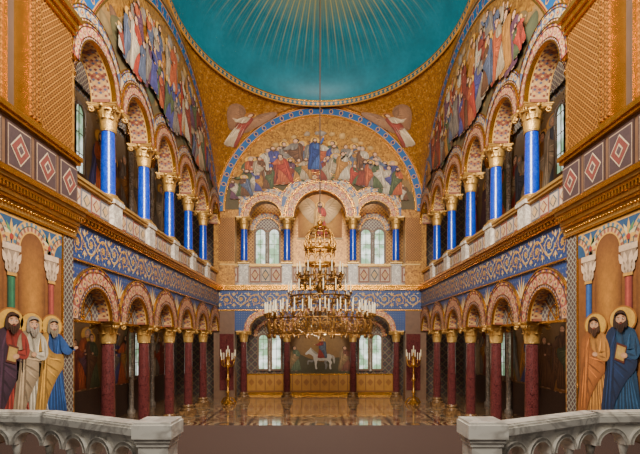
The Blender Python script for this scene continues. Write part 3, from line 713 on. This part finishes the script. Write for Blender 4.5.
# ------------------------------------------------------------------ columns
lowc=None; upc=None
for sd in (-1,1):
    for i,y in enumerate(CY):
        lab='red porphyry column with gilded capital, %s from the front in the %s lower arcade'%(ORD[i],SIDE[sd])
        if lowc is None: lowc=make_column('porphyry_column',lab,'column',ZS1,.168,.42,.54,.35,'porphyry','capital_gold','marble_brown','porphyry columns of the lower arcades'); lowc.location=(sd*XW,y,0)
        else: dup(lowc,(sd*XW,y,0),lab)
        lab='lapis blue column with gilded capital, %s from the front in the %s gallery'%(ORD[i],SIDE[sd])
        if upc is None: upc=make_column('lapis_column',lab,'column',2.32,.172,.17,.6,.38,'lapis','capital_gold','goldpale','lapis blue columns of the galleries'); upc.location=(sd*XW,y,6.45)
        else: dup(upc,(sd*XW,y,6.45),lab)
for x,w1 in ((-3.8,'far left'),(-1.65,'inner left'),(1.65,'inner right'),(3.8,'far right')):
    dup(lowc,(x,22.6,0),'red porphyry column with gilded capital at the far end wall, %s of four'%w1,'porphyry columns of the far wall')
    dup(upc,(x,22.7,6.8),'blue column with gilded capital in the far end gallery, %s of four'%w1,'blue columns of the far gallery')
# ------------------------------------------------------------------ parapets
def parapet(fr,name_label,loc,us,cols,z0,z1,group):
    t=empty('gallery_parapet',loc,name_label,'parapet',group)
    b=MB(); b.fbox(fr,us[0],us[-1],-.12,.2,z0,z0+.12); b.build('base_rail',['marble_grey'],t)
    b=MB(); b.fbox(fr,us[0],us[-1],-.14,.22,z1-.12,z1-.06); b.fbox(fr,us[0],us[-1],-.16,.26,z1-.06,z1); b.build('top_rail',['goldpale'],t)
    for a,e in zip(us,us[1:]):
        q=MB(); q.fbox(fr,a,e,-.08,.14,z0+.12,z1-.12,c=S(160,132,108))
        n=max(1,int(round((e-a-.5)/.5))); w=(e-a-.56)/n; h0,h1=z0+.17,z1-.17; zc=(h0+h1)/2
        for k in range(n):
            u=a+.28+w*(k+.5); x=w*.45
            q.fbox(fr,u-x,u+x,.14,.155,h0,h1,c=S(120,64,52) if k%2==0 else S(90,90,96))
            q.fbox(fr,u-x*.86,u+x*.86,.155,.16,h0+.05,h1-.05,c=S(184,158,130))
            q.face([fr(u-x*.8,.165,zc),fr(u,.165,h0+.07),fr(u+x*.8,.165,zc),fr(u,.165,h1-.07)],c=S(124,58,48) if k%2==0 else S(76,86,88))
            q.face([fr(u-x*.6,.17,zc),fr(u,.17,zc-(h1-h0)*.26),fr(u+x*.6,.17,zc),fr(u,.17,zc+(h1-h0)*.26)],c=S(186,150,104))
        q.build('marble_panel',['paint'],t)
    for u in cols:
        p=MB(); p.fbox(fr,u-.28,u+.28,-.28,.3,z0,z0+.1); p.fbox(fr,u-.23,u+.23,-.25,.26,z0+.1,z1-.1); p.fbox(fr,u-.28,u+.28,-.3,.3,z1-.1,z1)
        p.build('pedestal',['marble_cream'],t)
for sd in (-1,1): parapet(frs(sd,XW),'marble gallery parapet running under the %s row of blue columns'%SIDE[sd],(sd*XW,15.9,5.68),[9.05]+CY+[22.5],CY,5.68,6.45,'gallery parapets')
parapet(fb,'marble gallery parapet across the far end wall',(0,YB,5.72),[-5,-3.8,-1.65,1.65,3.8,5],[-3.8,-1.65,1.65,3.8],5.72,6.8,'gallery parapets')
# ------------------------------------------------------------------ murals
def surf(fr,us,bot,top,gl,d,root):
    b=MB(); K=10
    for a,e in zip(us,us[1:]):
        g0=gl(a)
        for k in range(K):
            f=lambda x,t:bot(x)+(top(x)-bot(x))*t
            g=(k+.5)/K; zz=f((a+e)/2,g)
            c=S(84,70,42) if zz<g0-.45 else S(126,94,50)
            b.face([fr(a,d,f(a,k/K)),fr(e,d,f(e,k/K)),fr(e,d,f(e,(k+1)/K)),fr(a,d,f(a,(k+1)/K))],c=c,m=0 if zz<g0 else 1)
    b.build('background',['paint','gold_mosaic'],root)
EARTH=[S(84,76,46),S(108,86,50),S(70,72,48),S(124,94,54),S(92,62,40)]; CLOUD=[S(160,124,68),S(140,116,88),S(174,132,70),S(126,112,98)]
t=empty('lunette_mural',(0,22.5,10.3),'arched mural of a robed crowd on gold ground above the far gallery','mural')
def btm(x):
    x=abs(x)
    if x<1.72: return 9.12+sqrt(2.1**2-x*x)
    if x<3.75: return 9.12+sqrt(max(.3,1.42**2-(x-2.725)**2))
    return 9.5
tp=lambda x:max(btm(x)+.01,9.4+sqrt(max(.01,4.74**2-x*x)))
surf(fb,[-4.73+9.46*k/80 for k in range(81)],btm,tp,lambda x:11.6+.18*sin(x*2.3)-.03*x*x,.27,t)
mpb=lambda u,v,l:fb(u,l,v)
blobs(t,mpb,26,-3.9,3.9,lambda u:max(btm(u)+.35,11.3-.07*u*u),.32,EARTH,.275,'painted_hill')
blobs(t,mpb,12,-2.8,2.8,lambda u:13.3-.12*u*u,.2,CLOUD,.275,'painted_cloud')
b1=lambda u:11.45-.07*u*u; b2=lambda u:10.95-.06*u*u
crowd(t,mpb,26,-3.8,3.8,b1,lambda u:min(1.5,tp(u)-b1(u)-.35),.31)
crowd(t,mpb,28,-4.3,4.3,b2,lambda u:min(1.35,tp(u)-b2(u)-.5),.38,lo=.65)
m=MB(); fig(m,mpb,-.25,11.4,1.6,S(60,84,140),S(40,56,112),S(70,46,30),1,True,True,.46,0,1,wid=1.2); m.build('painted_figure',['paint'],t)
for sd in (-1,1):
    fr=frs(sd,XW); nm=SIDE[sd]
    t=empty('lunette_mural',(sd*5.1,15.9,10),'arched mural of robed figures on gold above the %s gallery arches'%nm,'mural')
    def bt(y):
        k=((y-9.03)%2.3)-1.15; return ZS2+sqrt(max(.6,1.4**2-k*k))
    tq=lambda y:max(bt(y)+.01,6.5+sqrt(max(.01,6.92**2-(y-15.9)**2)))
    surf(fr,[9.5+12.6*k/126 for k in range(127)],bt,tq,lambda y:11.0+.25*sin(y*1.7),.27,t)
    mp=lambda u,v,l,fr=fr:fr(u,l,v)
    blobs(t,mp,30,10.4,21.4,lambda u:min(tq(u)-.5,random.uniform(10.3,11.3)),.4,EARTH,.275,'painted_hill')
    blobs(t,mp,16,12.5,19.3,lambda u:tq(u)-random.uniform(.35,.8),.28,CLOUD,.275,'painted_cloud')
    crowd(t,mp,26,10.9,20.9,lambda u:11.15+.2*sin(u*3),lambda u:min(1.6,tq(u)-11.1-.35),.31,1.05)
    crowd(t,mp,30,10.3,21.4,lambda u:10.2+.2*sin(u*2),lambda u:min(1.6,tq(u)-10.2-.4),.38,1.05,lo=.65)
    # aisle murals, lower and gallery
    fo=frs(sd,7.9); mpo=lambda u,v,l,fo=fo:fo(u,l,v)
    t=empty('aisle_mural',(sd*7.88,16,.0),'dark mural of standing figures behind the %s lower columns'%nm,'mural')
    q=MB(); q.fbox(fo,9.2,24.4,.003,.02,.9,3.6,c=S(116,84,46)); q.fbox(fo,9.2,24.4,.02,.025,.0,1.3,c=S(70,50,40)); q.build('background',['paint'],t)
    crowd(t,mpo,18,10,24,lambda u:1.3,lambda u:2.1,.03,1.)
    t=empty('aisle_mural',(sd*7.88,16,5.65),'mural of standing figures behind the %s blue gallery columns'%nm,'mural')
    q=MB(); q.fbox(fo,9.2,24.4,.003,.02,6.0,11.1,c=S(122,96,60)); q.fbox(fo,9.2,24.4,.02,.025,5.65,8.2,c=S(70,74,72)); q.build('background',['paint'],t)
    crowd(t,mpo,16,10.2,24,lambda u:8.0,lambda u:2.5,.03,1.)
# angels on the pendentives
for sx,px in ((-1,229),(1,410)):
    best=None
    for i in range(20,95):
        for j in range(10,91,2):
            p=pendP(sx,1,i/100,j/100)[0]; X=320+453*p.x/p.y; Y=340-453*(p.z-3)/p.y
            dd=(X-px)**2+(Y-147)**2
            if best is None or dd<best[0]: best=(dd,i/100,j/100)
    _,t0,s0=best
    ctr=pendP(sx,1,t0,s0)[0]
    def mp(u,v,l):
        tt=t0+v/8.2; P,A,B=pendP(sx,1,tt,0); wd=max(.6,(A-B).length)
        p=pendP(sx,1,tt,s0+sx*u/wd)[0]; n=(Vector((0,14,9))-p).normalized()
        return p+n*(l+.03)
    t=empty('angel_mural',ctr,'winged angel painted on the gold pendentive at the upper %s of the far wall'%SIDE[sx],'mural')
    m=MB(); fig(m,mp,0,0,2.4,S(206,178,140),S(150,66,52),S(100,62,30),sx,True,False,0.,.0,2,False,False,S(146,104,72),1.0); m.build('painted_figure',['paint'],t)
# ------------------------------------------------------------------ far windows, pictures
fw=frb(24.85)
for s in (-1,1):
    for k in (-1,1):
        window(s*2.75+k*.36,1.42,.46,1.85,fw); window(s*2.88+k*.37,7.1,.5,1.95,fw)
    for xx,z0,h in ((s*2.75,1.3,1.85),(s*2.88,6.98,1.95)):
        b=MB(); b.lathe([(.07,0),(.07,.06),(.05,.1),(.045,h-.35),(.06,h-.32),(.09,h-.12),(.1,h-.1),(.1,h-.05)],xx,24.68,z0,12); struct(b.build(trimname(),['marble_grey']))
    f=frb(24.85)
    AV(f,s*2.75,3.2,.66,.9,1.,0,.06,cell=.36); AV(f,s*2.88,9.0,.66,1.0,1.1,0,.06,pal=ABLUE,cell=.4)
    for xx,zz in ((s*2.75,3.2),(s*2.88,9.0)):
        a=MB(); a.face([f(xx+.66*cos(pi*k/16),.005,zz+.66*sin(pi*k/16)) for k in range(17)]); struct(a.build(trimname(),['tympanum_grey']))
f=frb(24.8); mpf=lambda u,v,l:f(u,l,v)
t=empty('rider_mural',(0,24.8,1.3),'mural of a rider on a white horse between the lower far windows','mural')
b=MB(); b.fan([f(x,.0,z) for x,z in ((-1.8,1.2),(1.8,1.2),(1.8,3.3),(1.2,3.9),(0,4.2),(-1.2,3.9),(-1.8,3.3))],f(0,0,2.7),S(150,112,60),S(96,66,34)); b.face([f(x,.004,z) for x,z in spl([(-1.8,1.2),(1.8,1.2),(1.8,1.9),(.9,2.05),(.2,1.8),(-.6,2.0),(-1.3,2.3),(-1.8,2.2)])],c=S(74,66,40)); b.build('background',['paint'],t)
H=[(.02,.70),(.06,.78),(.16,.92),(.19,.99),(.22,.93),(.32,.80),(.42,.68),(.60,.68),(.74,.70),(.80,.66),(.83,.55),(.80,.42),(.84,.30),(.80,.17),(.82,.02),(.77,.01),(.75,.17),(.76,.28),(.68,.40),(.50,.38),(.40,.40),(.38,.28),(.37,.15),(.39,.02),(.34,.01),(.32,.16),(.31,.30),(.28,.45),(.26,.58),(.20,.66),(.12,.70),(.06,.66)]
b=MB(); hp=lambda p,l:f(-.85+p[0]*1.8,l,1.4+p[1]*1.2)
b.face([hp(p,.01) for p in spl([(.7,.4),(.66,.3),(.7,.2),(.67,.02),(.63,.02),(.63,.2),(.6,.3),(.62,.42)])],c=S(120,114,106)); b.face([hp(p,.01) for p in spl([(.34,.5),(.24,.32),(.14,.34),(.12,.22),(.09,.23),(.1,.4),(.24,.42)])],c=S(120,114,106))
b.face([hp(p,.014) for p in spl(H,3)],c=S(190,180,164)); b.face([hp(p,.018) for p in spl([(.80,.66),(.9,.6),(.93,.4),(.9,.25),(.87,.4),(.84,.55)])],c=S(156,146,130)); b.face([hp(p,.018) for p in spl([(.2,.96),(.3,.84),(.42,.7),(.36,.68),(.26,.78)])],c=S(146,136,118))
b.build('painted_horse',['paint'],t)
m=MB(); fig(m,mpf,.12,2.0,1.1,S(150,54,40),S(90,96,110),S(60,40,26),-1,True,False,.03,0,2,wid=1.3); m.build('painted_figure',['paint'],t)
for x,r in ((-1.4,S(90,100,70)),(1.35,S(120,70,50))):
    m=MB(); fig(m,mpf,x,1.3,1.4,r,S(140,110,70),S(60,40,26),1,False,False,.03,wid=1.4); m.build('painted_figure',['paint'],t)
f=frb(24.82); mpf2=lambda u,v,l:f(u,l,v)
t=empty('gallery_mosaic',(0,24.85,5.6),'arched gold mosaic with a winged figure in the centre of the far gallery','mosaic')
b=MB(); pts=[(-1.45,5.6),(1.45,5.6)]+[(1.45*cos(pi*i/16),9.75+1.45*sin(pi*i/16)) for i in range(17)]
b.face([f(x,.0,z) for x,z in pts]); b.build('background',['gold_mosaic'],t)
b=MB(); b.fan([f(x,.012,z) for x,z in ((-1.2,8.6),(1.2,8.6),(1.2,9.9),(.85,10.7),(0,11.05),(-.85,10.7),(-1.2,9.9))],f(0,.012,9.8),S(214,158,66),S(140,88,34)); b.fbox(f,-1.25,1.25,.01,.03,8.5,8.6,c=S(180,150,104)); b.build('painted_panel',['paint'],t)
mm=MB(); fig(mm,mpf2,0,8.62,1.95,S(166,58,44),S(196,150,80),S(60,40,26),1,True,True,.04,0,0,False,False,S(196,160,110),1.15); mm.build('painted_figure',['paint'],t)
# ------------------------------------------------------------------ chandelier
cx,cy=0,15.9
t=empty('chandelier',(cx,cy,3.2),'huge gilded crown chandelier with tiers of candles hanging mid hall','chandelier')
def ring(r,z,h,N,fil,name):
    b=MB()
    b.lathe([(r-.02,0),(r+.01,0),(r+.025,.025),(r+.01,.05),(r-.02,.05),(r-.02,0)],cx,cy,z+h-.05,64); b.lathe([(r-.06,0),(r-.03,0),(r-.01,.02),(r-.03,.05),(r-.06,.05),(r-.06,0)],cx,cy,z,64)
    for k in range(N):
        a=2*pi*k/N; rr=r-.02
        for fz in (.36,.2):
            p=[]
            for i in range(14):
                q=2*pi*i/14; tt=h*fz*cos(q); p.append((cx+rr*cos(a)-tt*sin(a),cy+rr*sin(a)+tt*cos(a),z+h*.5+h*fz*1.05*sin(q)))
            b.tube(p,.015,5,True)
        b.ball(cx+(rr+.02)*cos(a),cy+(rr+.02)*sin(a),z+h*.5,h*.1,8)
        a2=a+pi/N; b.tube([(cx+rr*cos(a2),cy+rr*sin(a2),z),(cx+(rr+.05)*cos(a2),cy+(rr+.05)*sin(a2),z+h*.5),(cx+rr*cos(a2),cy+rr*sin(a2),z+h)],[.018,.032,.018],6)
        b.ball(cx+r*cos(a2),cy+r*sin(a2),z-.07,.045,8,sz=2.)
        if fil:
            b.tube([(cx+r*cos(a2),cy+r*sin(a2),z+h),(cx+r*cos(a2),cy+r*sin(a2),z+h+.08),(cx+r*cos(a2),cy+r*sin(a2),z+h+.24)],[.035,.06,.008],6)
            p=[]
            for i in range(12):
                q=i/11; rr=r+.03+.11*sin(q*pi); p.append((cx+rr*cos(a),cy+rr*sin(a),z-.06+(h+.1)*q))
            b.tube(p,.014,5)
    b.build(name,['bronze_gold'],t)
ring(1.8,3.2,.55,26,True,'lower_ring'); ring(1.04,4.34,.2,14,False,'middle_ring'); ring(.74,4.98,.24,12,True,'upper_ring')
cand=None
def candle(x,y,z,h=.36):
    global cand
    if cand is None:
        b=MB(); b.lathe([(.001,-.1),(.02,-.1),(.013,-.04),(.052,0),(.058,.02),(.02,.025)],x,y,z,10); cand=b.build('candle_holder',['bronze_gold'],t)
        b=MB(); b.lathe([(.016,.02),(.016,.03+h),(.001,.04+h)],x,y,z,8); b.build('candle',['wax'],cand)
        cand['p']=(x,y,z); return
    c=cand.copy(); COL.objects.link(c); c.parent=t; p=cand['p']; c.location=(x-p[0],y-p[1],z-p[2])
    for g in cand.children:
        d=g.copy(); COL.objects.link(d); d.parent=c
for N,r,z,ph in ((44,1.92,3.88,0),(20,1.62,3.98,.1),(16,1.1,4.64,.1),(12,.8,5.3,0)):
    for k in range(N): a=2*pi*k/N+ph; candle(cx+r*cos(a),cy+r*sin(a),z)
for k in range(12):
    a=2*pi*k/12+.13; b=MB(); pts=[]
    for i in range(13):
        q=i/12; rr=.15+1.65*q; pts.append((cx+rr*cos(a),cy+rr*sin(a),3.3-.14*sin(pi*q)+.05*q))
    b.tube(pts,.018,6)
    pts=[]
    for i in range(15):
        q=i/14; rr=.5+1.28*q**2.2; pts.append((cx+rr*cos(a),cy+rr*sin(a),5.6-1.85*q**.8))
    b.tube(pts,.012,6)
    pts=[]
    for i in range(16):
        q=i/15*2*pi*1.25; rr=1.3+.2*(1-i/22)*cos(q); pts.append((cx+rr*cos(a),cy+rr*sin(a),4.0+.24*(1-i/22)*sin(q)))
    b.tube(pts,.014,5)
    b.build('arm',['bronze_gold'],t)
b=MB(); b.lathe([(.001,3.0),(.08,3.02),(.05,3.1),(.2,3.16),(.28,3.28),(.16,3.4),(.05,3.5),(.05,4.6),(.12,4.7),(.16,4.85),(.06,5.0),(.05,5.6)],cx,cy,0,16); b.build('hub',['bronze_gold'],t)
# lantern-like crown at the top
b=MB(); R=.5
b.lathe([(R-.06,5.6),(R+.03,5.62),(R+.03,5.69),(R-.06,5.71)],cx,cy,0,32); b.lathe([(R-.06,6.12),(R+.03,6.14),(R+.03,6.21),(R-.06,6.23)],cx,cy,0,32)
for k in range(10):
    a=2*pi*k/10; c_,s_=cos(a),sin(a); a2=a+pi/10
    b.tube([(cx+R*c_,cy+R*s_,5.65),(cx+R*c_,cy+R*s_,6.18)],.024,6)
    p=[]
    for i in range(11):   # small arches between the posts
        q=a+(i/10)*2*pi/10; p.append((cx+R*cos(q),cy+R*sin(q),5.92+.18*sin(pi*i/10)))
    b.tube(p,.015,5)
    b.ball(cx+(R+.03)*c_,cy+(R+.03)*s_,6.18,.05,8)
    b.tube([(cx+(R+.01)*cos(a2),cy+(R+.01)*sin(a2),6.22),(cx+(R+.05)*cos(a2),cy+(R+.05)*sin(a2),6.34),(cx+(R+.04)*cos(a2),cy+(R+.04)*sin(a2),6.48)],[.045,.065,.006],6)
    pts=[]
    for i in range(12):
        q=i/11; rr=R*cos(q*pi/2*.95)+.05*sin(q*pi); pts.append((cx+rr*c_,cy+rr*s_,6.22+.78*sin(q*pi/2)))
    b.tube(pts,.021,6)
for zz,rr in ((6.5,.46),(6.76,.34),(6.93,.19)): b.lathe([(rr-.018,zz-.018),(rr+.01,zz-.018),(rr+.01,zz+.018),(rr-.018,zz+.018)],cx,cy,0,24)
b.ball(cx,cy,7.1,.1); b.tube([(cx,cy,7.18),(cx,cy,7.42)],.024); b.tube([(cx-.09,cy,7.32),(cx+.09,cy,7.32)],.022)
b.build('crown',['crown_gold'],t)
b=MB(); b.tube([(cx,cy,5.6),(cx,cy,12),(cx,cy,17.24)],.02,8); b.build('suspension_rod',['plaster_dark'],t)
# ------------------------------------------------------------------ floor candelabra
def candelabrum(x,y,label):
    t=empty('candelabrum',(0,0,0),label,'candelabrum','tall floor candelabra')
    b=MB(); b.lathe([(.3,0),(.3,.05),(.22,.1),(.14,.18),(.07,.3)],n=6,sm=False)
    for k in range(3):
        a=2*pi*k/3+.5; b.tube([(.1*cos(a),.1*sin(a),.3),(.26*cos(a),.26*sin(a),.24),(.36*cos(a),.36*sin(a),.08),(.4*cos(a),.4*sin(a),.03)],[.03,.04,.05,.05],6)
    b.build('base',['crown_gold'],t)
    b=MB(); b.lathe([(.06,.28),(.05,.5),(.11,.56),(.05,.62),(.045,1.05),(.1,1.12),(.1,1.18),(.045,1.24),(.04,1.7),(.12,1.78),(.14,1.86),(.05,1.95),(.03,2.3),(.07,2.34),(.02,2.36)],n=14); st=b.build('stem',['crown_gold'],t)
    ends=[(st,0,0,2.38)]
    for k in range(8):
        a=2*pi*k/8; b=MB(); R=.34; zz=2.05 if k%2 else 2.2
        b.tube([(.04*cos(a),.04*sin(a),1.85),(.18*cos(a),.18*sin(a),1.74),(.3*cos(a),.3*sin(a),1.82),(R*cos(a),R*sin(a),zz)],.018,6); ends.append((b.build('arm',['crown_gold'],t),R*cos(a),R*sin(a),zz))
    for e in ends:
        p=e[1:]; b=MB(); b.lathe([(.015,-.02),(.06,.01),(.065,.03),(.02,.035)],*p,10); b.lathe([(.022,.03),(.022,.34),(.001,.36)],*p,8,m=1); b.build('candle',['crown_gold','wax'],e[0])
    t.location=(x,y,0); return t
cl=candelabrum(-4.33,21.3,'tall gilded many-armed candelabrum standing in the far left corner')
dup(cl,(4.4,21.3,0),'tall gilded many-armed candelabrum standing in the far right corner')
# ------------------------------------------------------------------ stair balustrades
ZR=-.04
for sd in (-1,1):
    A=(1.22*sd,3.42); B=(2.42*sd,4.06); W=(4.94*sd,4.3)
    t=empty('balustrade',(A[0],A[1],1.4),'white marble balustrade with newel post at the bottom %s'%SIDE[sd],'balustrade','white marble stair balustrades')
    p=MB(); x,y=A
    for h,z0,z1 in ((.15,1.4,1.55),(.11,1.55,2.22),(.12,2.22,2.25),(.13,2.25,2.28),(.145,2.28,2.38),(.135,2.38,2.4)): p.box(x-h,x+h,y-h,y+h,z0,z1)
    for q in (-1,1): p.box(x+q*.05-.02,x+q*.05+.02,y-.12,y-.11,1.62,2.1)
    p.build('newel_post',['marble_white'],t)
    for (P0,P1) in ((A,B),(B,W)):
        dx,dy=P1[0]-P0[0],P1[1]-P0[1]; L=sqrt(dx*dx+dy*dy); tx,ty=dx/L,dy/L; nx,ny=ty,-tx
        if ny>0: nx,ny=-nx,-ny
        f=lambda u,d,z,P0=P0,tx=tx,ty=ty,nx=nx,ny=ny:(P0[0]+tx*u+nx*d,P0[1]+ty*u+ny*d,z+ZR)
        u0=.13 if P0 is A else 0
        r=MB()
        for d,z0,z1 in ((.06,2.28,2.3),(.08,2.3,2.315),(.095,2.315,2.37),(.084,2.37,2.388),(.068,2.388,2.4)): r.fbox(f,u0,L+.03,-d,d,z0,z1)
        r.build('rail',['marble_white'],t)
        q=MB(); q.fbox(f,u0,L,-.11,.11,1.44,1.54); q.build('plinth',['marble_white'],t)
        q=MB(); n=max(2,int((L-u0)/.3)); w=(L-u0)/n
        for k in range(n):
            arch_wall(q,f,u0+w*k,u0+w*(k+1),u0+w*(k+.5),w*.37,2.11,2.29,-.05,.05,n=16,mf=0,ms=0)
            archivolt(q,f,u0+w*(k+.5),2.11,w*.37,w*.48,w*.5,.05,.065,cell=.1,me=0,mg=0)
        q.fbox(f,u0,L,-.06,-.03,1.5,1.7)
        q.build('arcade_panel',['marble_white'],t)
        for k in range(n+1):
            u=u0+w*k; c=MB(); X,Y,_=f(u,0,0)
            c.lathe([(.032,1.5),(.032,1.54),(.022,1.56),(.022,1.96),(.028,1.98),(.042,2.05),(.042,2.07)],X,Y,0,10); c.build('colonnette',['marble_white'],t)
# ------------------------------------------------------------------ light
def area(loc,to,size,e,col=(1,.95,.87)):
    l=bpy.data.lights.new('area','AREA'); l.energy=e; l.size=size; l.color=col
    o=bpy.data.objects.new('area_light',l); COL.objects.link(o); o.location=loc
    o.rotation_euler=(Vector(to)-Vector(loc)).to_track_quat('-Z','Y').to_euler(); return o
def pt(loc,e,col=(1,.9,.76),r=.15):
    l=bpy.data.lights.new('point','POINT'); l.energy=e; l.color=col; l.shadow_soft_size=r
    o=bpy.data.objects.new('point_light',l); COL.objects.link(o); o.location=loc
area((0,4.5,10.5),(0,19,7),3.,3500,(1,.93,.82))
area((0,5,11.5),(0,18,15.5),3,900,(1,.97,.92))
area((0,1.5,5.2),(0,6,1.5),1.5,120)
for sd in (-1,1):
    for y in (10.5,15,19.5): pt((sd*6.5,y,5.0),58); pt((sd*6.4,y,12.4),90)
for x in (-2.8,0,2.8): pt((x,23.9,5.1),60); pt((x,23.9,11.0),80)
for k in range(4): pt((.75*cos(pi*k/2+.3),15.9+.75*sin(pi*k/2+.3),3.1),50,(1,.84,.62),.05)
w=bpy.data.worlds.new('World'); bpy.context.scene.world=w; w.use_nodes=True
bg=w.node_tree.nodes['Background']; bg.inputs[0].default_value=(1,.96,.9,1); bg.inputs[1].default_value=.14
cam=bpy.data.cameras.new('camera'); co=bpy.data.objects.new('camera',cam); COL.objects.link(co)
co.location=(0,0,3); co.rotation_euler=(pi/2,0,0); cam.sensor_width=36; cam.lens=453/640*36; cam.shift_y=113/640; cam.clip_end=200
bpy.context.scene.camera=co
